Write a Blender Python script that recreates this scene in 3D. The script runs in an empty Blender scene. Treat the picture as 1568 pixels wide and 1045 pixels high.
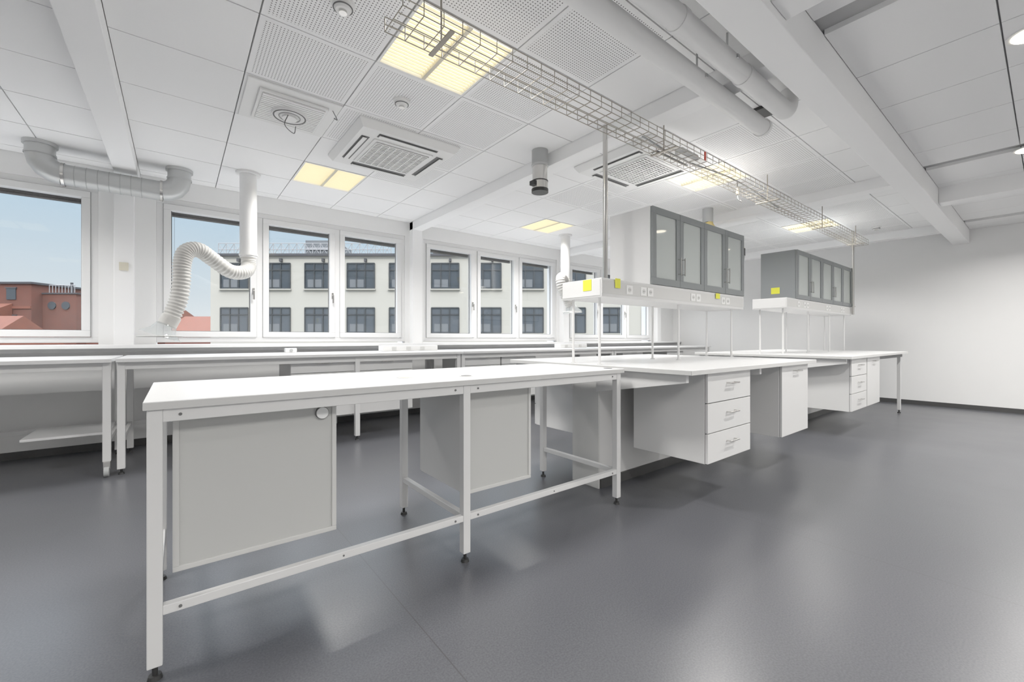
import bpy, bmesh, math, random
from mathutils import Vector, Matrix
random.seed(4)
scene = bpy.context.scene
scene.view_settings.view_transform = 'Standard'
scene.view_settings.look = 'None'
scene.view_settings.exposure = 0.30
scene.view_settings.gamma = 1.22

# ------------------------------------------------------------ materials
MATS = {}
def mat(name, col, rough=0.5, metal=0.0, spec=0.5, emit=None, es=0.0):
    m = bpy.data.materials.new(name); m.use_nodes = True
    p = m.node_tree.nodes['Principled BSDF']
    p.inputs['Base Color'].default_value = (*col, 1)
    p.inputs['Roughness'].default_value = rough
    p.inputs['Metallic'].default_value = metal
    p.inputs['Specular IOR Level'].default_value = spec
    if emit:
        p.inputs['Emission Color'].default_value = (*emit, 1)
        p.inputs['Emission Strength'].default_value = es
    MATS[name] = m
    return m
def noise_tint(m, scale, amt, detail=3, bump=0.0):
    nt = m.node_tree; p = nt.nodes['Principled BSDF']
    g = nt.nodes.new('ShaderNodeNewGeometry'); n = nt.nodes.new('ShaderNodeTexNoise')
    n.inputs['Scale'].default_value = scale; n.inputs['Detail'].default_value = detail
    nt.links.new(g.outputs['Position'], n.inputs['Vector'])
    mx = nt.nodes.new('ShaderNodeMix'); mx.data_type = 'RGBA'
    c = p.inputs['Base Color'].default_value
    mx.inputs['A'].default_value = (c[0]*(1-amt), c[1]*(1-amt), c[2]*(1-amt), 1)
    mx.inputs['B'].default_value = (min(1, c[0]*(1+amt)), min(1, c[1]*(1+amt)), min(1, c[2]*(1+amt)), 1)
    nt.links.new(n.outputs['Fac'], mx.inputs['Factor'])
    nt.links.new(mx.outputs['Result'], p.inputs['Base Color'])
    if bump:
        b = nt.nodes.new('ShaderNodeBump'); b.inputs['Strength'].default_value = bump
        b.inputs['Distance'].default_value = 0.002
        nt.links.new(n.outputs['Fac'], b.inputs['Height']); nt.links.new(b.outputs['Normal'], p.inputs['Normal'])

noise_tint(mat('wall_paint', (.85,.85,.845), .6), 6, .012, bump=.05)
noise_tint(mat('tile_white', (.88,.88,.88), .8), 90, .015)
mat('grid_grey', (.42,.42,.42), .7)
mat('beam_white', (.90,.90,.90), .55)
noise_tint(mat('laminate', (.74,.74,.74), .28), 3, .008)
mat('inner_white', (.88,.89,.88), .5)
mat('laminate_edge', (.60,.60,.59), .4)
noise_tint(mat('cab_white', (.67,.67,.665), .4), 2, .01)
noise_tint(mat('cab_grey', (.50,.505,.49), .45), 2, .015)
mat('cab_border', (.60,.60,.585), .4)
mat('steel_white', (.70,.70,.695), .35)
mat('door_grey', (.19,.205,.21), .4)
mat('side_grey', (.21,.225,.235), .4)
mat('seam_dark', (.10,.10,.10), .8)
mat('black', (.012,.012,.012), .5)
mat('baseboard_mat', (.045,.045,.045), .5)
mat('chrome', (.62,.61,.59), .22, 1.0)
mat('zinc', (.36,.33,.28), .4, .5)
mat('galv', (.50,.51,.51), .38, .5)
mat('duct_white', (.74,.74,.735), .4)
mat('hose', (.68,.67,.64), .5)
mat('pvc', (.80,.80,.80), .3)
mat('plastic_white', (.80,.80,.79), .35)
mat('grille', (.38,.39,.39), .5)
mat('slot', (.12,.12,.12), .6)
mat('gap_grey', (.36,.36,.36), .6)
mat('yellow', (.75,.75,.04), .5)
mat('red', (.75,.06,.03), .5)
mat('yellow_pipe', (.70,.55,.20), .4)
mat('blind', (.05,.047,.043), .6)
mat('beige', (.66,.62,.50), .6)
mat('panel_light', (.9,.85,.7), .5, emit=(1.0,.90,.64), es=1.2)
mat('louver', (.92,.88,.72), .35)
mat('downlight', (.9,.85,.7), .5, emit=(1.0,.9,.7), es=6)
# exterior
noise_tint(mat('facade', (.42,.40,.35), .8), .6, .04)
mat('ext_glass', (.04,.05,.06), .15, spec=.3)
mat('ext_glass2', (.06,.072,.085), .2, spec=.3)
mat('ext_frame', (.018,.022,.025), .5)
noise_tint(mat('brick', (.11,.034,.021), .85), 1.2, .3)
noise_tint(mat('rooftile', (.165,.047,.025), .8), 2.0, .25)
mat('roofdark', (.04,.04,.045), .8)
mat('ext_grey', (.11,.12,.13), .7)
mat('ext_rail', (.30,.30,.31), .5)
mat('asphalt', (.10,.10,.10), .9)

def glassmat(name, tint, gl, white=0.0):
    m = bpy.data.materials.new(name); m.use_nodes = True
    nt = m.node_tree; nt.nodes.clear()
    o = nt.nodes.new('ShaderNodeOutputMaterial')
    t = nt.nodes.new('ShaderNodeBsdfTransparent'); t.inputs[0].default_value = (*tint, 1)
    g = nt.nodes.new('ShaderNodeBsdfGlossy'); g.inputs['Roughness'].default_value = .03
    mx = nt.nodes.new('ShaderNodeMixShader'); mx.inputs[0].default_value = gl
    nt.links.new(t.outputs[0], mx.inputs[1]); nt.links.new(g.outputs[0], mx.inputs[2])
    last = mx
    if white:
        d = nt.nodes.new('ShaderNodeBsdfDiffuse'); d.inputs[0].default_value = (.80,.84,.82,1)
        m2 = nt.nodes.new('ShaderNodeMixShader'); m2.inputs[0].default_value = white
        nt.links.new(mx.outputs[0], m2.inputs[1]); nt.links.new(d.outputs[0], m2.inputs[2]); last = m2
    nt.links.new(last.outputs[0], o.inputs[0]); MATS[name] = m
glassmat('glass', (.97,.98,.98), .04)
glassmat('glass_door', (.97,.99,.98), .16, .38)
glassmat('hood_clear', (.86,.87,.88), .15, .25)

# perforated tile
m = mat('tile_perf', (.87,.87,.86), .8); nt = m.node_tree; L = nt.links.new
p = nt.nodes['Principled BSDF']
g = nt.nodes.new('ShaderNodeNewGeometry')
def vm(op, a, b=None):
    n = nt.nodes.new('ShaderNodeVectorMath'); n.operation = op
    L(a, n.inputs[0])
    if b is not None: n.inputs[1].default_value = b
    return n
s = vm('MULTIPLY', g.outputs['Position'], (1/.0175, 1/.0175, 0))
f = vm('FRACTION', s.outputs[0]); c = vm('SUBTRACT', f.outputs[0], (.5,.5,0)); le = vm('LENGTH', c.outputs[0])
lt = nt.nodes.new('ShaderNodeMath'); lt.operation = 'LESS_THAN'; L(le.outputs['Value'], lt.inputs[0]); lt.inputs[1].default_value = .22
mx = nt.nodes.new('ShaderNodeMix'); mx.data_type = 'RGBA'
mx.inputs['A'].default_value = (.88,.88,.88,1); mx.inputs['B'].default_value = (.18,.18,.18,1)
L(lt.outputs[0], mx.inputs['Factor']); L(mx.outputs['Result'], p.inputs['Base Color'])

# floor
m = mat('floor_vinyl', (.17,.17,.18), .36); nt = m.node_tree; L = nt.links.new
p = nt.nodes['Principled BSDF']; g = nt.nodes.new('ShaderNodeNewGeometry')
n1 = nt.nodes.new('ShaderNodeTexNoise'); n1.inputs['Scale'].default_value = 150; n1.inputs['Detail'].default_value = 2
n2 = nt.nodes.new('ShaderNodeTexNoise'); n2.inputs['Scale'].default_value = 1.3; n2.inputs['Detail'].default_value = 5
L(g.outputs['Position'], n1.inputs['Vector']); L(g.outputs['Position'], n2.inputs['Vector'])
r = nt.nodes.new('ShaderNodeValToRGB'); r.color_ramp.elements[0].position = .34; r.color_ramp.elements[1].position = .66
r.color_ramp.elements[0].color = (.052,.054,.063,1); r.color_ramp.elements[1].color = (.082,.084,.093,1)
L(n1.outputs['Fac'], r.inputs[0])
sp = nt.nodes.new('ShaderNodeSeparateXYZ'); L(g.outputs['Position'], sp.inputs[0])
def mth(op, a, b):
    n = nt.nodes.new('ShaderNodeMath'); n.operation = op
    L(a, n.inputs[0]); n.inputs[1].default_value = b
    return n.outputs[0]
a = mth('ADD', sp.outputs['X'], 10.27); a = mth('DIVIDE', a, 2.0); a = mth('FRACT', a, 0); a = mth('SUBTRACT', a, .5); a = mth('ABSOLUTE', a, 0); a = mth('LESS_THAN', a, .0011)
ms = nt.nodes.new('ShaderNodeMix'); ms.data_type = 'RGBA'
L(a, ms.inputs['Factor']); L(r.outputs[0], ms.inputs['A']); ms.inputs['B'].default_value = (.042,.042,.045,1)
L(ms.outputs['Result'], p.inputs['Base Color'])
rr = nt.nodes.new('ShaderNodeMapRange'); rr.inputs['To Min'].default_value = .25; rr.inputs['To Max'].default_value = .37
L(n2.outputs['Fac'], rr.inputs['Value']); L(rr.outputs[0], p.inputs['Roughness'])
p.inputs['Specular IOR Level'].default_value = .6

# ------------------------------------------------------------ builder
class B:
    def __init__(s, name, M=None):
        s.name = name; s.v = []; s.f = []; s.m = []; s.sm = []; s.mats = []; s.M = M
    def mi(s, name):
        if name not in s.mats: s.mats.append(name)
        return s.mats.index(name)
    def add(s, vs, fs, mt, smooth=False):
        o = len(s.v)
        for q in vs:
            q = Vector(q)
            s.v.append(s.M @ q if s.M else q)
        i = s.mi(mt)
        for fc in fs:
            s.f.append([o+k for k in fc]); s.m.append(i); s.sm.append(smooth)
    def box(s, x0, x1, y0, y1, z0, z1, mt, bev=0.0):
        if bev > 0:
            bm = bmesh.new(); bmesh.ops.create_cube(bm, size=1)
            for q in bm.verts:
                q.co = Vector(((x0+x1)/2+q.co.x*(x1-x0), (y0+y1)/2+q.co.y*(y1-y0), (z0+z1)/2+q.co.z*(z1-z0)))
            bmesh.ops.bevel(bm, geom=bm.edges[:], offset=bev, segments=2, affect='EDGES', profile=.5)
            bm.verts.index_update()
            s.add([q.co.copy() for q in bm.verts], [[q.index for q in fc.verts] for fc in bm.faces], mt)
            bm.free(); return
        vs = [(x0,y0,z0),(x1,y0,z0),(x1,y1,z0),(x0,y1,z0),(x0,y0,z1),(x1,y0,z1),(x1,y1,z1),(x0,y1,z1)]
        s.add(vs, [(0,3,2,1),(4,5,6,7),(0,1,5,4),(1,2,6,5),(2,3,7,6),(3,0,4,7)], mt)
    def tube(s, pts, rad, mt, n=16, caps=True, smooth=True):
        pts = [Vector(q) for q in pts]
        if not hasattr(rad, '__len__'): rad = [rad]*len(pts)
        t0 = (pts[1]-pts[0]).normalized()
        up = Vector((0,0,1)) if abs(t0.z) < .9 else Vector((1,0,0))
        nrm = (up - t0*up.dot(t0)).normalized()
        vs = []; prev = t0
        for i, q in enumerate(pts):
            if i == 0: t = t0
            elif i == len(pts)-1: t = (pts[i]-pts[i-1]).normalized()
            else:
                t = (pts[i+1]-pts[i-1]).normalized()
            ax = prev.cross(t)
            if ax.length > 1e-6:
                nrm = Matrix.Rotation(prev.angle(t), 3, ax.normalized()) @ nrm
            prev = t; bi = t.cross(nrm).normalized()
            for k in range(n):
                a = 2*math.pi*k/n
                vs.append(q + (nrm*math.cos(a)+bi*math.sin(a))*rad[i])
        fs = []
        for i in range(len(pts)-1):
            for k in range(n):
                fs.append((i*n+k, i*n+(k+1)%n, (i+1)*n+(k+1)%n, (i+1)*n+k))
        s.add(vs, fs, mt, smooth)
        if caps:
            o = len(vs)-n
            s.add(vs[:n], [list(range(n))[::-1]], mt); s.add(vs[o:], [list(range(n))], mt)
    def cyl(s, p0, p1, r, mt, n=16, r2=None, caps=True):
        s.tube([p0, p1], [r, r if r2 is None else r2], mt, n, caps)
    def torus(s, c, R, r, mt, n=28):
        c = Vector(c)
        pts = [c+Vector((R*math.cos(2*math.pi*k/n), R*math.sin(2*math.pi*k/n), 0)) for k in range(n+1)]
        s.tube(pts, r, mt, 8, False)
    def prism(s, poly, axis, a0, a1, mt):
        def mk(u, v, a):
            return {'x': (a,u,v), 'y': (u,a,v), 'z': (u,v,a)}[axis]
        n = len(poly)
        vs = [mk(u,v,a0) for u,v in poly]+[mk(u,v,a1) for u,v in poly]
        s.add(vs, [list(range(n))[::-1], list(range(n,2*n))]+[(k,(k+1)%n,n+(k+1)%n,n+k) for k in range(n)], mt)
    def done(s):
        me = bpy.data.meshes.new(s.name)
        xs = [q.x for q in s.v]; ys = [q.y for q in s.v]; zs = [q.z for q in s.v]
        o = Vector(((min(xs)+max(xs))/2, (min(ys)+max(ys))/2, min(zs)))
        me.from_pydata([q-o for q in s.v], [], s.f)
        for nme in s.mats: me.materials.append(MATS[nme])
        for i, pl in enumerate(me.polygons):
            pl.material_index = s.m[i]; pl.use_smooth = s.sm[i]
        bm = bmesh.new(); bm.from_mesh(me); bmesh.ops.recalc_face_normals(bm, faces=bm.faces[:]); bm.to_mesh(me); bm.free()
        ob = bpy.data.objects.new(s.name, me); ob.location = o
        scene.collection.objects.link(ob)
        return ob

def spline(pts, per=14):
    P = [Vector(q) for q in pts]; P = [P[0]*2-P[1]]+P+[P[-1]*2-P[-2]]; out = []
    for i in range(1, len(P)-2):
        for k in range(per):
            t = k/per
            out.append(.5*((2*P[i])+(P[i+1]-P[i-1])*t+(2*P[i-1]-5*P[i]+4*P[i+1]-P[i+2])*t*t+(-P[i-1]+3*P[i]-3*P[i+1]+P[i+2])*t**3))
    out.append(P[-2]); return out

# ------------------------------------------------------------ room constants
CZ = 2.80; XW = 9.70; XL = -4.6; YW = 5.83; YB = -3.2
WIN = [(-3.42,-.61),(-.17,2.61),(2.90,5.68),(5.99,8.77)]
ZS, ZH = 1.06, 2.60

b = B('floor'); b.box(XL-.2, XW+.2, YB-.2, YW+.3, -.12, 0, 'floor_vinyl'); b.done()
b = B('wall_window_side')
b.box(XL, XW, YW, YW+.27, 0, ZS-.02, 'wall_paint'); b.box(XL, XW, YW, YW+.27, ZH, CZ+.2, 'wall_paint')
xs = [XL]+[q for w in WIN for q in w]+[XW]
for i in range(0, len(xs), 2): b.box(xs[i], xs[i+1], YW, YW+.27, ZS-.02, ZH, 'wall_paint')
for cx in (-.415, 2.755, 5.83, 8.93):
    b.box(cx-.075, cx+.075, 5.72, YW+.01, 1.0, CZ, 'beam_white', .004)
b.box(-.45, -.38, 5.705, 5.72, 1.78, 1.86, 'beige', .003)
b.done()
b = B('wall_right'); b.box(XW, XW+.2, YB-.2, YW+.3, 0, CZ+.2, 'wall_paint'); b.done()
b = B('wall_left'); b.box(XL-.2, XL, YB-.2, YW+.3, 0, CZ+.2, 'wall_paint'); b.done()
b = B('wall_back'); b.box(XL, XW, YB-.2, YB, 0, CZ+.2, 'wall_paint'); b.done()
b = B('baseboard_right'); b.box(XW-.012, XW, YB, YW, 0, .07, 'baseboard_mat'); b.done()
b = B('baseboard_window_side'); b.box(XL, XW-.012, YW-.012, YW, 0, .07, 'baseboard_mat'); b.done()

# ------------------------------------------------------------ ceiling
beamx = [(-3.56,-3.42),(-.47,-.30),(2.68,2.84),(5.79,5.95),(8.89,9.05)]
SO = (.79,.97)
b = B('ceiling')
b.box(XL-.2, XW+.2, YB-.2, YW+.3, CZ+.03, CZ+.2, 'grid_grey')
def tile(x0, x1, y0, y1, perf):
    g_ = .004
    x0 += g_; x1 -= g_; y0 += g_; y1 -= g_
    if x1-x0 < .05 or y1-y0 < .05: return
    b.box(x0, x1, y0, y1, CZ, CZ+.034, 'tile_white')
    if perf and x1-x0 > .3 and y1-y0 > .3:
        e = .028
        b.add([(x0+e,y0+e,CZ-.0008),(x1-e,y0+e,CZ-.0008),(x1-e,y1-e,CZ-.0008),(x0+e,y1-e,CZ-.0008)], [(0,1,2,3)], 'tile_perf')
bays = [(-4.6,-3.56),(-3.42,-.47),(-.30,2.68),(2.84,5.79),(5.95,8.89),(9.05,9.70)]
rowsL = [.97,1.32,1.94,2.56,3.18,3.80,4.42,5.04,5.66,5.83]
rowsR = [YB]+[.79-.62*k for k in range(6,-1,-1)]
lightset = []
for bi, (a0, a1) in enumerate(bays):
    if a1-a0 > 2:
        xl = [a0, a0+.64, a0+1.255, a0+1.87, a0+2.485, a1]
    else:
        xl = [a0+(a1-a0)*k/2 for k in range(3)]
    for i in range(len(xl)-1):
        for j in range(len(rowsL)-1):
            y0, y1 = rowsL[j], rowsL[j+1]
            if len(xl) == 6 and i == 2 and j in (2, 6):
                lightset.append((xl[i], xl[i+1], y0, y1)); continue
            perf = (i >= 1 and j in (1,2,3,4) and bi in (2,3,4)) or (i == 3 and j == 5)
            if bi == 2 and i == 4: perf = False
            tile(xl[i], xl[i+1], y0, y1, perf)
        for j in range(len(rowsR)-1):
            y0, y1 = rowsR[j], rowsR[j+1]
            if len(xl) == 6 and i == 2 and j in (3,) and bi in (1,2):
                lightset.append((xl[i], xl[i+1], y0, y1)); continue
            tile(xl[i], xl[i+1], y0, y1, False)
b.done()
for i, (x0, x1) in enumerate(beamx):
    b = B('trim_beam_%d' % (i+1)); b.box(x0, x1, SO[1], YW-.002, 2.685, CZ+.01, 'beam_white', .004); b.done()
b = B('trim_soffit'); b.box(XL, XW, SO[0], SO[1], 2.59, CZ+.01, 'beam_white', .004); b.done()
for i, (x0, x1) in enumerate([(2.12,2.30),(6.75,6.95)]):
    b = B('trim_crossbeam_%d' % (i+1)); b.box(x0, x1, YB, SO[0]-.001, 2.63, CZ+.01, 'beam_white', .004); b.done()

# ceiling light panels (louvred)
for k, (x0, x1, y0, y1) in enumerate(lightset):
    b = B('ceiling_light_panel')
    e = .018
    for q in ((x0+.004,x1-.004,y0+.004,y0+e),(x0+.004,x1-.004,y1-e,y1-.004),(x0+.004,x0+e,y0+e,y1-e),(x1-e,x1-.004,y0+e,y1-e)):
        b.box(*q, CZ-.004, CZ+.026, 'plastic_white')
    cx = (x0+x1)/2
    b.box(cx-.012, cx+.012, y0+e, y1-e, CZ-.004, CZ+.026, 'beige')
    b.box(x0+e, x1-e, y0+e, y1-e, CZ+.022, CZ+.028, 'panel_light')
    n = 20
    for i in range(1, n):
        yy = y0+e+(y1-y0-2*e)*i/n
        b.box(x0+e, x1-e, yy-.0015, yy+.0015, CZ+.0, CZ+.016, 'louver')
    ob = b.done()
    ld = bpy.data.lights.new('panel_lamp', 'AREA'); ld.shape = 'RECTANGLE'; ld.size = .52; ld.size_y = .52
    ld.energy = (35 if y0 < 4 else 27); ld.color = (1,.98,.955); ld.spread = math.radians(140)
    lo = bpy.data.objects.new('panel_lamp', ld); scene.collection.objects.link(lo)
    lo.parent = ob; lo.location = (0, 0, -.004)
# downlights; unseen back rows added to brighten the right-hand ceiling
for (x, y) in ((3.73,.06),(5.99,.12),(8.2,.1),(3.73,-1.6),(5.99,-1.6),(1.2,-1.9),(8.2,-1.6),(-1.4,-1.9)):
    b = B('recessed_downlight'); b.cyl((x,y,CZ-.006),(x,y,CZ+.004), .105, 'plastic_white', 32)
    b.cyl((x,y,CZ-.009),(x,y,CZ-.004), .085, 'downlight', 32)
    ob = b.done()
    ld = bpy.data.lights.new('downlight_lamp', 'AREA'); ld.shape = 'DISK'; ld.size = .16; ld.energy = 27; ld.color = (1,.975,.94); ld.spread = math.radians(150)
    lo = bpy.data.objects.new('downlight_lamp', ld); scene.collection.objects.link(lo); lo.parent = ob; lo.location = (0,0,-.003)

# ------------------------------------------------------------ windows
for wi, (x0, x1) in enumerate(WIN):
    b = B('window_%d' % (wi+1)); ya, yb = 5.85, 5.94; F = .055
    b.box(x0, x1, ya, yb, ZS, ZS+F, 'pvc', .004); b.box(x0, x1, ya, yb, ZH-F, ZH, 'pvc', .004)
    b.box(x0, x0+F, ya, yb, ZS+F, ZH-F, 'pvc', .003); b.box(x1-F, x1, ya, yb, ZS+F, ZH-F, 'pvc', .003)
    n = 3; w = (x1-x0-2*F)/n
    for i in range(n):
        a = x0+F+w*i; c = a+w
        if i: b.box(a-.03, a+.03, ya-.001, yb, ZS+F, ZH-F, 'pvc', .003)
        s0, s1 = a+(.03 if i else .0), c-(.03 if i < n-1 else 0)
        t = .062; za, zb = ZS+F+.004, ZH-F-.004; s0 += .003; s1 -= .003
        b.box(s0, s1, ya-.018, yb-.02, za, za+t, 'pvc', .004); b.box(s0, s1, ya-.018, yb-.02, zb-t, zb, 'pvc', .004)
        b.box(s0, s0+t, ya-.018, yb-.02, za+t, zb-t, 'pvc', .004); b.box(s1-t, s1, ya-.018, yb-.02, za+t, zb-t, 'pvc', .004)
        b.box(s0-.003, s0, ya-.002, ya+.01, za, zb, 'grille'); b.box(s1, s1+.003, ya-.002, ya+.01, za, zb, 'grille')
        b.box(s0+t, s1-t, 5.895, 5.901, za+t, zb-t, 'glass')
        for q in ((s0+t,s0+t+.008,za+t,zb-t),(s1-t-.008,s1-t,za+t,zb-t)):
            b.box(q[0], q[1], 5.885, 5.893, q[2], q[3], 'slot')
        b.box(s0+t, s1-t, 5.885, 5.893, za+t, za+t+.006, 'slot')
        if i < 2:
            hx = s1-t/2
            b.box(hx-.012, hx+.012, ya-.028, ya-.018, 1.62, 1.70, 'chrome', .003); b.box(hx-.008, hx+.008, ya-.05, ya-.028, 1.655, 1.67, 'chrome'); b.box(hx-.009, hx+.009, ya-.058, ya-.048, 1.56, 1.67, 'chrome', .003)
        for kk in range(4):
            z = zb-t+.03-.018*kk
            b.box(s0+.03, s1-.03, 5.955, 6.02, z-.006, z, 'blind')
        b.cyl((s0+.09,5.98,zb-t-.04),(s0+.09,5.98,za+.02), .0015, 'slot', 5)
    b.done()
b = B('trim_window_sill')
b.box(XL, XW, 5.60, 5.85, 1.005, 1.04, 'pvc', .004); b.box(XL, XW, 5.64, YW, .97, 1.005, 'gap_grey')  # grey strip paints the gap shadow below the sill board
b.box(XL, XW, 5.70, YW, .60, .97, 'wall_paint')
b.done()

# ------------------------------------------------------------ cabinet helper
def handle(b, xc, y, z, fy, w=.13):
    d = -1 if fy < 0 else 1
    yy = y+d*.03
    b.cyl((xc-w/2,yy,z),(xc+w/2,yy,z), .0055, 'chrome', 10)
    for q in (-w/2+.012, w/2-.012): b.cyl((xc+q,y,z),(xc+q,yy,z), .0045, 'chrome', 8)
def cabinet(b, x0, x1, yf, yb, z0, z1, kind, body='cab_white', front='cab_white'):
    d = 1 if yb > yf else -1
    ya, yc = sorted((yf+d*.021, yb))
    b.box(x0, x1, ya, yc, z0, z1, body, .002)
    y0, y1 = sorted((yf, yf+d*.018))
    yg = sorted((yf+d*.018, yf+d*.0215))
    b.box(x0+.004, x1-.004, yg[0], yg[1], z0+.004, z1-.004, 'seam_dark')
    if kind == 'drawers3':
        h = (z1-z0)/3
        for i in range(3):
            b.box(x0+.002, x1-.002, y0, y1, z0+h*i+.003, z0+h*(i+1)-.003, front, .002)
            handle(b, (x0+x1)/2, yf, z0+h*(i+1)-.075, -d)
    elif kind == 'drawer_door':
        h = .16
        b.box(x0+.002, x1-.002, y0, y1, z1-h+.003, z1-.003, front, .002); handle(b, (x0+x1)/2, yf, z1-.06, -d)
        b.box(x0+.002, x1-.002, y0, y1, z0+.003, z1-h-.003, front, .002); handle(b, (x0+x1)/2, yf, z1-h-.06, -d)
    else:
        b.box(x0+.002, x1-.002, y0, y1, z0+.003, z1-.003, front, .002); handle(b, (x0+x1)/2, yf, z1-.05, -d)

def leg(b, x, y, z1, w=.04, mt='steel_white'):
    b.box(x-w/2, x+w/2, y-w/2, y+w/2, .045, z1, mt, .003)
    b.cyl((x,y,.012),(x,y,.05), .008, 'black', 8); b.cyl((x,y,0),(x,y,.014), .021, 'black', 14, .017)

# ------------------------------------------------------------ foreground lab table
b = B('lab_table')
X0, X1, Y0, Y1, ZT = -.085, 2.345, 1.765, 2.545, .90
b.box(X0, X1, Y0, Y1, ZT-.028, ZT, 'laminate', .003)
b.box(X0+.001, X1-.001, Y0-.0012, Y0+.004, ZT-.027, ZT-.003, 'laminate_edge')
zt = ZT-.028
yl0, yl1 = 1.794, 2.515; xl = [-.056, 1.118, 2.300]
for x in xl:
    for y in (yl0, yl1): leg(b, x, y, zt)
    b.box(x-.015, x+.015, yl0+.02, yl1-.02, .205, .235, 'steel_white', .002)
    b.box(x-.015, x+.015, yl0+.02, yl1-.02, zt-.04, zt, 'steel_white', .002)
for i in range(2):
    a, c = xl[i]+.02, xl[i+1]-.02
    b.box(a, c, yl0-.018, yl0+.012, .205, .235, 'steel_white', .002)
    b.box(a, c, yl0-.018, yl0+.012, zt-.042, zt, 'steel_white', .002)
    b.box(a, c, yl1-.012, yl1+.018, zt-.042, zt, 'steel_white', .002)
    for z in (.22, zt-.02):
        for q in (a+.045, c-.045): b.cyl((q,yl0-.021,z),(q,yl0-.017,z), .005, 'slot', 10)
    q = (a+c)/2; b.cyl((q,yl0-.020,.22),(q,yl0-.017,.22), .004, 'slot', 8)
for (c0, c1) in ((-.012,.525),(1.16,1.60)):
    yb = 1.862
    b.box(c0, c1, yb, 2.36, .30, zt-.002, 'cab_grey' if c0 < 1 else 'cab_white', .002)
    t = .018
    for q in ((c0,c1,.30,.318),(c0,c1,zt-.03,zt-.008),(c0,c0+t,.318,zt-.03),(c1-t,c1,.318,zt-.03)):
        b.box(q[0], q[1], yb-.008, yb+.002, q[2], q[3], 'cab_border', .002)
    b.box(c0+t, c1-t, yb-.002, yb+.001, .318, zt-.03, 'cab_grey')
    b.box(c0+.003, c1-.003, 2.363, 2.381, .303, zt-.006, 'cab_white', .002)
    handle(b, (c0+c1)/2, 2.381, .80, 1)
b.cyl((.468,1.848,.796),(.468,1.860,.796), .0255, 'slot', 28)
b.cyl((.468,1.845,.796),(.468,1.850,.796), .0230, 'inner_white', 28)
b.cyl((.92,2.05,ZT),(.92,2.05,ZT+.004), .045, 'plastic_white', 28); b.cyl((.92,2.05,ZT+.004),(.92,2.05,ZT+.006), .034, 'beige', 28)
b.cyl((1.21,1.93,ZT),(1.21,1.93,ZT+.003), .036, 'cab_border', 28); b.cyl((1.21,1.93,ZT+.003),(1.21,1.93,ZT+.004), .028, 'slot', 28)
b.cyl((2.28,1.85,ZT),(2.28,1.85,ZT+.002), .028, 'slot', 20)
b.done()

# ------------------------------------------------------------ islands
def island(x0, x1, cabs, leg_end):
    b = B('lab_island_bench')
    yf, yb, ZT = 1.31, 3.04, .912
    b.box(x0, x1, yf, yb, ZT-.03, ZT, 'laminate', .003)
    b.box(x0+.001, x1-.001, yf-.0012, yf+.004, ZT-.029, ZT-.003, 'laminate_edge'); b.box(x0-.0012, x0+.004, yf+.001, yb-.001, ZT-.029, ZT-.003, 'laminate_edge')
    zt = ZT-.03
    b.box(x0+.06, x1-.08, 2.06, 2.30, 0.0, zt, 'cab_white', .002)
    b.box(x0+.045, x0+.06, 2.05, 2.31, 0.0, zt, 'cab_border', .002)
    b.box(x0+.07, x1-.09, 2.045, 2.06, .0, .07, 'baseboard_mat')
    for x in (x0+.03, (x0+x1)/2, x1-.09):
        b.prism([(1.36,zt),(1.36,zt-.05),(2.06,zt-.17),(2.06,zt)], 'x', x, x+.03, 'steel_white')
        b.prism([(2.99,zt),(2.99,zt-.05),(2.30,zt-.17),(2.30,zt)], 'x', x, x+.03, 'steel_white')
    for (c0, c1, kind) in cabs:
        cabinet(b, c0, c1, 1.345, 1.90, .30, zt-.002, kind)
        cabinet(b, c0, c1, 3.0, 2.45, .30, zt-.002, kind)
    if leg_end:
        for y in (1.40, 2.95): leg(b, x1-.06, y, zt)
    b.done()
island(2.375, 4.52, [(2.635,3.25,'drawers3'),(3.83,4.42,'door')], False)
island(5.60, 8.47, [(5.76,6.37,'drawers3'),(6.40,6.98,'door')], True)

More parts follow.
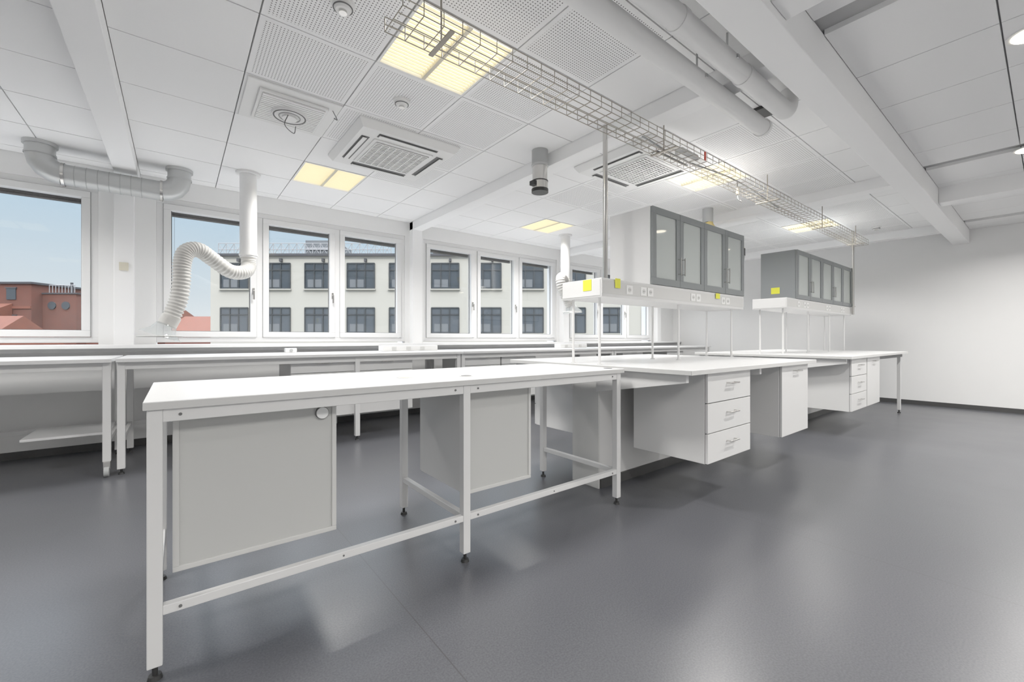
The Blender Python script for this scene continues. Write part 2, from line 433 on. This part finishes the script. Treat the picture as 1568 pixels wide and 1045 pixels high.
def upper(x0, x1, c0, zr0, zr1, zc1, side, n, rods, pole):
    b = B('reagent_shelf_with_glass_cabinet')
    yf, yb = 1.97, 2.36
    b.box(x0, x1, yf, yb, zr0, zr1, 'cab_white', .004)
    b.box(x0+.004, x1-.004, yf-.003, yf, zr0+.025, zr1-.02, 'cab_border', .001)
    b.box(x0-.004, x0+.0, yf+.01, yb-.01, zr0+.01, zr1-.01, 'cab_white', .001)
    for x in rods:
        for y in (2.04, 2.30): b.cyl((x,y,.9125),(x,y,zr0), .010, 'steel_white', 12); b.cyl((x,y,.9125),(x,y,.918), .02, 'steel_white', 14)
    L_ = x1-x0
    for fr in (.14,.22,.26,.55,.59,.80,.84):
        x = x0+L_*fr; z = (zr0+zr1)/2
        b.box(x-.038, x+.038, yf-.008, yf-.002, z-.033, z+.033, 'plastic_white', .002)
        b.cyl((x,yf-.010,z),(x,yf-.007,z), .018, 'cab_border', 16)
        for q in (-.007,.007): b.cyl((x+q,yf-.011,z),(x+q,yf-.0095,z), .003, 'slot', 8)
    t = .018; z0 = zr1
    ya, yb2 = 1.985, 2.385
    b.box(c0, c0+t, ya, yb2, z0, zc1, side, .001); b.box(x1-t, x1, ya, yb2, z0, zc1, side, .001)
    b.box(c0+t, x1-t, ya, yb2, z0, z0+t, side); b.box(c0+t, x1-t, ya, yb2, zc1-t, zc1, side)
    b.box(c0+t, x1-t, yb2-.01, yb2, z0+t, zc1-t, 'inner_white')
    b.box(c0+t, x1-t, ya+.005, yb2-.011, z0+t, z0+t+.003, 'inner_white'); b.box(c0+t, x1-t, ya+.005, yb2-.011, zc1-t-.003, zc1-t, 'inner_white')
    zm = (z0+zc1)/2
    b.box(c0+t, x1-t, ya+.03, yb2-.01, zm-.009, zm+.009, 'inner_white')
    w = (x1-c0)/n
    for i in range(n):
        a, c = c0+w*i+.002, c0+w*(i+1)-.002; y0, y1 = ya-.022, ya-.002; fw = .055
        b.box(a, c, y0, y1, z0+.003, z0+.003+fw, 'door_grey', .002); b.box(a, c, y0, y1, zc1-.003-fw, zc1-.003, 'door_grey', .002)
        b.box(a, a+fw, y0, y1, z0+.003+fw, zc1-.003-fw, 'door_grey', .002); b.box(c-fw, c, y0, y1, z0+.003+fw, zc1-.003-fw, 'door_grey', .002)
        b.box(a+fw, c-fw, y0+.008, y0+.012, z0+.003+fw, zc1-.003-fw, 'glass_door')
        if i: b.box(c0+w*i-.008, c0+w*i+.008, ya, yb2-.01, z0+t, zc1-t, 'inner_white')
        hx = (c-.027) if i % 2 == 0 else (a+.027)
        b.cyl((hx,y0-.028,z0+.10),(hx,y0-.028,z0+.25), .005, 'chrome', 8)
        for z in (z0+.112, z0+.238): b.cyl((hx,y0,z),(hx,y0-.028,z), .0045, 'chrome', 8)
    for (px, py) in pole:
        b.cyl((px,py,zr0+.01),(px,py,2.797), .019, 'chrome', 20)
        b.cyl((px,py,zr1),(px,py,zr1+.012), .032, 'chrome', 20)
    return b
b = upper(2.36, 4.60, 2.97, 1.40, 1.535, 2.165, 'laminate', 4, (2.42,3.48,4.48), ((2.68,2.2),))
b.box(2.353,2.356,2.06,2.14,1.45,1.53,'yellow'); b.box(2.50,2.56,1.960,1.961,1.47,1.54,'yellow'); b.box(3.99,4.07,1.958,1.959,1.48,1.53,'yellow')
b.done()
b = upper(5.76, 8.42, 6.08, 1.47, 1.60, 2.22, 'side_grey', 5, (5.84,6.7,7.6,8.32), ((8.36,1.935),))
b.box(6.076,6.079,2.16,2.26,1.68,1.76,'yellow')
b.done()

# ------------------------------------------------------------ perimeter benches
def wallbench(x0, x1, cabs, castor=False, legs=None):
    b = B('perimeter_lab_bench')
    yf, yb, ZT = 4.62, 5.58, .94; zt = ZT-.03
    b.box(x0, x1, yf, yb, zt, ZT, 'laminate', .003)
    b.box(x0+.001, x1-.001, yf-.0012, yf+.004, zt+.001, ZT-.003, 'laminate')
    b.box(x0+.002, x1-.002, yf+.04, yf+.07, zt-.06, zt, 'steel_white', .002)
    b.box(x0+.06, x1-.06, yb-.05, yb-.02, .26, .30, 'steel_white', .002)
    for x in (legs or (x0+.03, x1-.03)):
        for y in (4.68, 5.52):
            if castor and x > x1-.1 and y < 5:
                b.box(x-.025, x+.025, y-.025, y+.025, .12, zt, 'steel_white', .003)
                b.cyl((x-.015,y-.02,.04),(x+.015,y-.02,.04), .04, 'grille', 20); b.box(x-.022, x+.022, y-.03, y+.02, .06, .12, 'chrome', .003)
            else: leg(b, x, y, zt, .05)
        b.box(x-.015, x+.015, 4.71, 5.50, .26, .30, 'steel_white', .002)
    for (c0, c1, k) in cabs: cabinet(b, c0, c1, 4.70, 5.3, .28, zt-.004, k)
    return b
b = wallbench(-3.7, -.41, [], True)
b.box(-.95, -.45, 4.9, 5.45, .30, .32, 'laminate', .002)
b.done()
wallbench(-.385, 2.84, [(.89,1.52,'drawer_door'),(1.56,2.2,'drawer_door')], legs=(-.355,1.54,2.81)).done()
wallbench(2.85, 5.9, [(2.93,3.50,'drawer_door'),(3.52,4.15,'drawer_door')]).done()
wallbench(5.91, 9.2, [(6.2,6.8,'drawer_door'),(7.6,8.2,'door')]).done()
b = B('bench_power_trunking')
b.box(2.05, 2.83, 5.25, 5.40, .9405, 1.01, 'plastic_white', .006)
for x in (2.2,2.4,2.6): b.box(x-.03, x+.03, 5.243, 5.25, .955, .995, 'cab_border', .002)
b.done()
b = B('bench_power_trunking'); b.box(5.2,5.88,5.25,5.4,.9405,1.01,'plastic_white',.006)
for x in (5.35,5.7): b.box(x-.03, x+.03, 5.243, 5.25, .955, .995, 'cab_border', .002)
b.done()
b = B('desk_socket'); b.box(.98,1.10,5.45,5.53,.9405,.99,'plastic_white',.006); b.cyl((1.04,5.44,.965),(1.04,5.45,.965),.018,'grille',16); b.done()

# ------------------------------------------------------------ AC cassettes
def ac(cx, cy, s=.44):
    b = B('air_conditioner_cassette'); z0 = 2.735
    i_ = .035; S = s
    vs = [(cx-S,cy-S,CZ-.015),(cx+S,cy-S,CZ-.015),(cx+S,cy+S,CZ-.015),(cx-S,cy+S,CZ-.015)]
    vs2 = [(cx-S+i_,cy-S+i_,z0),(cx+S-i_,cy-S+i_,z0),(cx+S-i_,cy+S-i_,z0),(cx-S+i_,cy+S-i_,z0)]
    b.add(vs+vs2, [(0,1,2,3),(4,7,6,5),(0,4,5,1),(1,5,6,2),(2,6,7,3),(3,7,4,0)], 'plastic_white')
    b.box(cx-S, cx+S, cy-S, cy+S, CZ-.015, CZ-.001, 'plastic_white', .004)
    q = .265
    b.box(cx-q, cx+q, cy-q, cy+q, z0-.010, z0+.002, 'plastic_white', .004)
    b.box(cx-q+.03, cx+q-.03, cy-q+.03, cy+q-.03, z0-.012, z0-.009, 'slot')
    for k in range(17):
        yy = cy-q+.036+k*(2*q-.072)/16
        b.box(cx-q+.03, cx+q-.03, yy-.006, yy+.006, z0-.018, z0-.011, 'plastic_white')
    for k in range(9):
        xx = cx-q+.03+k*(2*q-.06)/8
        b.box(xx-.004, xx+.004, cy-q+.03, cy+q-.03, z0-.019, z0-.011, 'plastic_white')
    for sx, sy in ((1,0),(-1,0),(0,1),(0,-1)):
        if sx:
            c = cx+sx*.335; b.box(c-.032, c+.032, cy-.26, cy+.26, z0-.003, z0+.001, 'slot')
            b.box(c-.012+sx*.01, c+.022+sx*.01, cy-.255, cy+.255, z0-.016, z0-.010, 'plastic_white', .002)
        else:
            c = cy+sy*.335; b.box(cx-.26, cx+.26, c-.032, c+.032, z0-.003, z0+.001, 'slot')
            b.box(cx-.255, cx+.255, c-.012+sy*.01, c+.022+sy*.01, z0-.016, z0-.010, 'plastic_white', .002)
    b.done()
ac(1.53, 3.68); ac(3.52, 2.48)

# square ceiling diffuser with round core
b = B('ceiling_air_diffuser'); cx, cy = .655, 3.49
b.box(cx-.295, cx+.295, cy-.295, cy+.295, CZ-.014, CZ-.001, 'plastic_white', .004)
b.box(cx-.22, cx+.22, cy-.22, cy+.22, CZ-.034, CZ-.014, 'plastic_white', .004)
b.box(cx-.20, cx+.20, cy-.20, cy+.20, CZ-.036, CZ-.034, 'gap_grey')
for k in range(15):
    yy = cy-.19+.38*k/14
    b.box(cx-.20, cx+.20, yy-.009, yy+.009, CZ-.044, CZ-.036, 'plastic_white')
b.cyl((cx,cy,CZ-.06),(cx,cy,CZ-.036), .115, 'duct_white', 36, .125)
b.torus((cx,cy,CZ-.058), .105, .006, 'slot'); b.torus((cx,cy,CZ-.062), .07, .004, 'gap_grey')
b.cyl((cx,cy,CZ-.075),(cx,cy,CZ-.06), .05, 'plastic_white', 28)
b.tube(spline([(cx-.02,cy-.05,CZ-.07),(cx-.05,cy-.10,CZ-.17),(cx+.01,cy-.09,CZ-.21),(cx+.03,cy-.05,CZ-.14)]), .003, 'slot', 6)
b.tube(spline([(cx+.25,cy-.2,CZ-.014),(cx+.27,cy-.24,CZ-.09),(cx+.24,cy-.27,CZ-.10)]), .003, 'slot', 6)
b.done()

for (x, y) in ((1.26,2.87),(.66,2.22),(8.35,1.65),(4.9,3.3)):
    b = B('smoke_detector'); b.cyl((x,y,CZ-.012),(x,y,CZ-.001), .06, 'plastic_white', 28)
    b.cyl((x,y,CZ-.04),(x,y,CZ-.012), .036, 'plastic_white', 28, .052); b.torus((x,y,CZ-.028), .046, .003, 'slot')
    b.cyl((x,y,CZ-.052),(x,y,CZ-.04), .02, 'chrome', 20); b.done()

# ------------------------------------------------------------ ducts / pipes
def rings(b, p0, p1, r, step, mt, rr=.003):
    p0, p1 = Vector(p0), Vector(p1); L_ = (p1-p0).length; n = int(L_/step); d = (p1-p0).normalized()
    for k in range(1, n):
        q = p0+d*step*k; b.tube([q-d*.004, q, q+d*.004], [r, r+rr, r], mt, 24, False)
def arc(c, u, v, R, n=8):
    c, u, v = Vector(c), Vector(u), Vector(v)
    return [c+u*R*math.cos(math.pi/2*k/n)+v*R*math.sin(math.pi/2*k/n) for k in range(n+1)]
b = B('ventilation_duct_crossover'); r = .095; yy, zz = 5.42, 2.555
pts = [(-.93,yy,CZ-.002),(-.93,yy,zz+.14)] + arc((-.79,yy,zz+.14),(-1,0,0),(0,0,-1),.14,4)[1:]
b.tube(pts, r, 'galv', 28)
b.tube([(-.79,yy,zz),(-.12,yy,zz)], r-.003, 'galv', 28, False)
b.tube(arc((-.12,yy,zz+.14),(0,0,-1),(1,0,0),.14,4)+[(.02,yy,CZ-.002)], r, 'galv', 28)
rings(b, (-.79,yy,zz), (-.12,yy,zz), r-.003, .075, 'grille')
for q in (-.79,-.12): b.tube([(q-.01,yy,zz),(q,yy,zz),(q+.01,yy,zz)], r+.006, 'chrome', 28, False)
for x in (-.93,.02):
    b.cyl((x,yy,CZ-.03),(x,yy,CZ-.001), r+.015, 'galv', 28)
    b.tube([(x,yy,zz+.135),(x,yy,zz+.15)], r+.006, 'galv', 28, False)
b.done()

def corr(path, r, amp=.005, step=2):
    return [r+(amp if (i//step) % 2 else -amp) for i in range(len(path))]
b = B('fume_extraction_arm')
b.cyl((.575,5.1,CZ-.02),(.575,5.1,CZ-.001), .11, 'plastic_white', 28)
b.cyl((.575,5.1,1.93),(.575,5.1,CZ-.01), .077, 'pvc', 28)
b.tube([(.575,5.1,1.95),(.575,5.1,1.97)], .084, 'plastic_white', 28)
path = spline([(.575,5.1,1.95),(.575,5.08,1.84),(.52,5.0,1.765),(.40,4.92,1.755),(.26,4.83,1.84),(.15,4.75,1.90),(.065,4.70,1.86),(.035,4.68,1.75),(.03,4.67,1.60),(.01,4.66,1.43),(-.04,4.65,1.28)], 22)
b.tube(path, corr(path, .064, .0045), 'hose', 24)
b.tube([(-.035,4.65,1.29),(-.07,4.65,1.21)], .07, 'hose', 24)
b.tube([(-.065,4.65,1.22),(-.09,4.65,1.17),(-.11,4.65,1.12)], [.07,.09,.15], 'hood_clear', 32, False)
b.torus((-.11,4.65,1.12), .15, .006, 'cab_border')
b.done()
b = B('fume_extraction_arm')
b.cyl((5.0,4.93,CZ-.02),(5.0,4.93,CZ-.001), .11, 'plastic_white', 28)
b.cyl((5.0,4.93,2.08),(5.0,4.93,CZ-.01), .077, 'pvc', 28)
path = spline([(5.0,4.93,2.08),(4.98,4.88,1.97),(4.88,4.82,2.0),(4.78,4.78,2.07),(4.70,4.74,2.02),(4.72,4.72,1.88),(4.80,4.70,1.72),(4.86,4.68,1.62)], 18)
b.tube(path, corr(path, .075, .004), 'hose', 22)
b.tube([(4.86,4.68,1.62),(4.89,4.68,1.56),(4.90,4.68,1.52)], [.08,.10,.15], 'hood_clear', 32, False)
b.torus((4.90,4.68,1.52), .15, .006, 'plastic_white')
b.done()
b = B('exhaust_stub_pipe'); x, y = 2.575, 2.86
b.cyl((x,y,2.66),(x,y,CZ-.001), .073, 'grille', 28); b.cyl((x,y,2.52),(x,y,2.66), .068, 'chrome', 28)
b.cyl((x,y,2.655),(x,y,2.67), .078, 'galv', 28); b.cyl((x,y,2.44),(x,y,2.52), .072, 'chrome', 28); b.cyl((x,y,2.42),(x,y,2.45), .076, 'black', 28); b.cyl((x,y,2.515),(x,y,2.525), .074, 'black', 28)
b.box(x-.10, x-.06, y-.03, y+.03, 2.47, 2.51, 'black', .004); b.done()
b = B('exhaust_gooseneck_pipe')
b.cyl((5.45,2.78,2.62),(5.45,2.78,CZ-.001), .065, 'galv', 24)
b.tube(spline([(5.45,2.78,2.62),(5.47,2.76,2.55),(5.58,2.72,2.46),(5.75,2.67,2.44),(5.92,2.62,2.40),(5.98,2.61,2.31)], 8), .058, 'yellow_pipe', 22)
b.cyl((5.98,2.61,2.22),(5.98,2.61,2.315), .066, 'black', 22); b.cyl((5.98,2.61,2.12),(5.98,2.61,2.22), .05, 'grille', 22, .06); b.done()
b = B('hanging_cable_hook'); b.tube(spline([(4.75,2.1,CZ-.001),(4.76,2.1,2.66),(4.73,2.08,2.60),(4.76,2.06,2.57),(4.78,2.08,2.60)]), .005, 'slot', 6)
b.cyl((4.76,2.1,2.66),(4.76,2.1,2.72), .018, 'zinc', 12); b.done()
for (yy, xe, r, zz) in ((1.29,3.30,.055,2.62),(1.115,3.20,.055,2.64)):
    b = B('ceiling_supply_pipe')
    if yy < 1.2:
        b.tube([(-4.4,yy,zz),(xe-.0,yy,zz)]+arc((xe,yy,zz+.10),(0,0,-1),(1,0,0),.10,6)[1:]+[(xe+.10,yy,CZ-.001)], r, 'duct_white', 28)
        for x in (.6,1.9,2.6): b.tube([(x-.02,yy,zz),(x+.02,yy,zz)], r+.005, 'duct_white', 28)
    else:
        b.tube([(-4.4,yy,zz),(xe,yy,zz)], r, 'duct_white', 28); b.cyl((xe,yy,zz),(xe+.03,yy,zz), r+.006, 'duct_white', 28); b.cyl((xe+.03,yy,zz),(xe+.034,yy,zz), r-.01, 'black', 28)
    for x in (-.5,1.0,2.4):
        b.box(x-.01, x+.01, yy-r-.008, yy+r+.008, zz-.01, zz+.01, 'galv'); b.cyl((x,yy,zz+r-.004),(x,yy,CZ-.001), .006, 'galv', 8)
    b.done()
b = B('ceiling_pipe_penetration'); b.box(3.34,3.50,1.19,1.40,2.775,2.799,'black',.003); b.done()

# ------------------------------------------------------------ wire cable tray
b = B('wire_cable_tray'); x0, x1, y0, y1, z0, z1 = .76, 8.25, 1.72, 1.92, 2.53, 2.60; r = .0027
for (y, z) in [(y0,z1),(y0,(z0+z1)/2),(y1,z1),(y1,(z0+z1)/2)]+[(y0+(y1-y0)*k/4,z0) for k in range(5)]:
    b.cyl((x0,y,z),(x1,y,z), r, 'zinc', 6)
n = 75
for k in range(n+1):
    x = x0+(x1-x0)*k/n
    b.tube([(x,y0,z1),(x,y0,z0),(x,y1,z0),(x,y1,z1)], r, 'zinc', 6)
for x in (1.0,2.9,4.8,6.5,8.0):
    yc = (y0+y1)/2
    b.cyl((x,yc,z0),(x,yc,CZ-.001), .005, 'zinc', 8); b.box(x-.012, x+.012, y0-.01, y1+.01, z0-.012, z0-.004, 'zinc', .001)
b.tube(spline([(2.6,1.8,z0+.01),(3.2,1.84,z0+.015),(4.0,1.78,z0+.012),(5.2,1.86,z0+.012)]), .007, 'grille', 6)
b.box(3.05, 3.3, 1.76, 1.82, z0+.004, z0+.05, 'cab_white', .003); b.box(3.32,3.335,y0-.005,y0+.004,z0-.0,z1+.0,'red')
b.done()

# ------------------------------------------------------------ exterior
ANG = math.radians(51.76)
M = Matrix.Rotation(ANG-math.pi/2, 4, 'Z')
b = B('office_building_facade', M); D = 33.
xl, xr, ztop = -23.4, 26.0, 7.5
b.box(xl, xr, D, D+12, -14, ztop, 'facade'); b.box(xl-.2, xr+.2, D-.25, D+12, ztop, ztop+.18, 'roofdark')
b.box(xl, xr, D-.05, D, 1.0, 1.12, 'facade')
per = 64.5*D/651
wx = [(403-784)*D/651 + per*k for k in range(-1, 14)]
for r_ in range(-3, 2):
    zt = 6.95-3.45*(1-r_) if r_ < 1 else 6.95
    for x in wx:
        a = xl+.6 if x < xl+.4 else x
        w = 2.12; z0, z1 = zt-1.95, zt
        b.box(a, a+w, D-.03, D-.01, z0, z1, 'ext_glass2' if r_ == 0 else 'ext_glass')
        for q in (0, .34, .66, 1):
            xx = a+w*q; b.box(xx-.04, xx+.04, D-.10, D-.02, z0, z1, 'ext_frame')
        for z in (z0, z0+1.42, z1): b.box(a, a+w, D-.10, D-.02, z-.04, z+.04, 'ext_frame')
        b.box(a+.2, a+w*.6, D-.035, D-.028, z0+.1, z0+.7, 'ext_grey')
        b.box(a-.1, a+w+.1, D-.2, D, z0-.12, z0-.04, 'facade')
for k in range(9):
    x = xl+2.2+per*k; b.box(x, x+.15, D-.3, D, ztop-.45, ztop-.2, 'roofdark')
zz0, zz1 = ztop+.15, ztop+1.15
n = 22
for k in range(n+1):
    x = xl+.2+k*.62; b.cyl((x,D+.6,zz0),(x,D+.6,zz1), .03, 'ext_rail', 5)
    if k < n: b.cyl((x,D+.6,zz0),(x+.62,D+.6,zz1), .02, 'ext_rail', 5); b.cyl((x,D+.6,zz1),(x+.62,D+.6,zz0), .02, 'ext_rail', 5)
for z in (zz0, (zz0+zz1)/2, zz1): b.cyl((xl+.2,D+.6,z),(xl+.2+n*.62,D+.6,z), .03, 'ext_rail', 5)
b.box(-17.0, -14.7, D+2, D+6, ztop, ztop+1.7, 'ext_grey'); b.box(-16.9, -14.8, D+1.9, D+2, ztop+.9, ztop+1.1, 'ext_rail')
b.box(-6.5, -3.2, D+2, D+6, ztop, ztop+1.4, 'ext_grey')
b.done()
def gable(b, x0, x1, y0, y1, ze, zr, wallm='brick'):
    b.box(x0, x1, y0, y1, -14, ze, wallm)
    ym = (y0+y1)/2
    b.prism([(y0-.3,ze),(ym,zr),(y1+.3,ze)], 'x', x0-.2, x1+.2, 'rooftile')
D2 = 42.
b = B('brick_townhouse', M)
k = D2/651
b.box(-75, (48-784)*k, D2, D2+12, -14, 1.1+84*k, 'brick'); b.box(-75.2, (48-784)*k+.2, D2-.2, D2+12, 1.1+84*k, 1.1+87*k, 'roofdark')
for i in range(7):
    x = (42-784)*k-1.1-i*2.4
    for z in (1.1+60*k, 1.1+18*k): b.box(x-.9, x, D2-.08, D2+.02, z, z+1.1, 'ext_glass'); b.box(x-1.0, x+.1, D2-.12, D2, z+1.1, z+1.22, 'roofdark')
b.box(-75, (48-784)*k, D2-.1, D2, 1.1+46*k, 1.1+50*k, 'rooftile')
b.prism([(D2-3.2,1.1+30*k),(D2-.05,1.1+54*k),(D2-.05,1.1+30*k)], 'x', -75, (20-784)*k, 'rooftile')
b.box(-75, (20-784)*k, D2-3.0, D2-.06, -14, 1.1+30*k, 'brick')
b.done()
b = B('brick_townhouse', M); x0, x1 = (48-784)*k, (101-784)*k
b.box(x0, x1, D2+1, D2+9, -14, 1.1+70*k, 'brick'); b.box(x0, x1+.2, D2+.9, D2+9, 1.1+70*k, 1.1+72*k, 'roofdark')
for i in range(9):
    x = x0+.7+i*.32; b.cyl((x,D2+1,1.1+72*k),(x,D2+1,1.1+84*k), .03, 'ext_rail', 5)
b.cyl((x0+.7,D2+1,1.1+84*k),(x0+3.3,D2+1,1.1+84*k), .04, 'ext_rail', 5)
b.cyl((x0+.9,D2+3,1.1+70*k),(x0+.9,D2+3,1.1+92*k), .12, 'roofdark', 8)
for i in range(2): b.cyl((x0+1+i*1.4,D2+.9,1.1+52*k),(x0+1+i*1.4,D2+1.05,1.1+52*k), .4, 'ext_glass', 20)
b.done()
b = B('brick_townhouse', M); gable(b, (99-784)*k, (185-784)*k, D2+2, D2+11, 1.1+28*k, 1.1+64*k); b.done()
b = B('brick_townhouse', M); gable(b, (20-784)*k, (140-784)*k, D2-9, D2-3, 1.1-8*k, 1.1+30*k)
b.box((35-784)*k, (42-784)*k, D2-7, D2-6.3, 1, 1.1+40*k, 'brick'); b.done()
b = B('brick_townhouse', M); gable(b, (215-784)*k, (319-784)*k, D2+3, D2+9, 1.1+12*k, 1.1+39*k)
b.box((290-784)*k, (296-784)*k, D2+5, D2+6, 2, 1.1+46*k, 'brick'); b.done()
b = B('ground_outside'); b.box(-120, 120, 7, 160, -14.2, -14, 'asphalt'); b.done()

# ------------------------------------------------------------ world (pale horizon, upper sky brightened out of view to add daylight)
w = bpy.data.worlds.new('sky'); scene.world = w; w.use_nodes = True; nt = w.node_tree
bg = nt.nodes['Background']; tc = nt.nodes.new('ShaderNodeTexCoord'); sx = nt.nodes.new('ShaderNodeSeparateXYZ')
rp = nt.nodes.new('ShaderNodeValToRGB'); nt.links.new(tc.outputs['Generated'], sx.inputs[0]); nt.links.new(sx.outputs['Z'], rp.inputs[0]); nt.links.new(rp.outputs[0], bg.inputs[0])
cr = rp.color_ramp; cr.elements[0].position = .03; cr.elements[0].color = (.66,.71,.74,1)
cr.elements[1].position = .24; cr.elements[1].color = (.40,.55,.68,1)
e = cr.elements.new(.55); e.color = (.86,.91,1.0,1)
mr = nt.nodes.new('ShaderNodeMapRange'); mr.inputs['From Min'].default_value = .27; mr.inputs['From Max'].default_value = .6
mr.inputs['To Min'].default_value = .92; mr.inputs['To Max'].default_value = 4.2
nt.links.new(sx.outputs['Z'], mr.inputs['Value']); nt.links.new(mr.outputs[0], bg.inputs[1])
sd = bpy.data.lights.new('sun', 'SUN'); sd.energy = 1.2; sd.angle = math.radians(3); sd.color = (1,.90,.78)
so = bpy.data.objects.new('sun', sd); scene.collection.objects.link(so)
so.rotation_euler = Vector((.25,.75,-.6)).to_track_quat('-Z','Y').to_euler()

# ------------------------------------------------------------ camera
cd = bpy.data.cameras.new('camera'); cd.sensor_width = 36; cd.lens = 651/1568*36; cd.shift_y = -3.5/1568; cd.clip_start = .02; cd.clip_end = 400
co = bpy.data.objects.new('camera', cd); scene.collection.objects.link(co)
co.location = (0,0,1.10); co.rotation_euler = (math.pi/2, 0, ANG-math.pi/2)
scene.camera = co
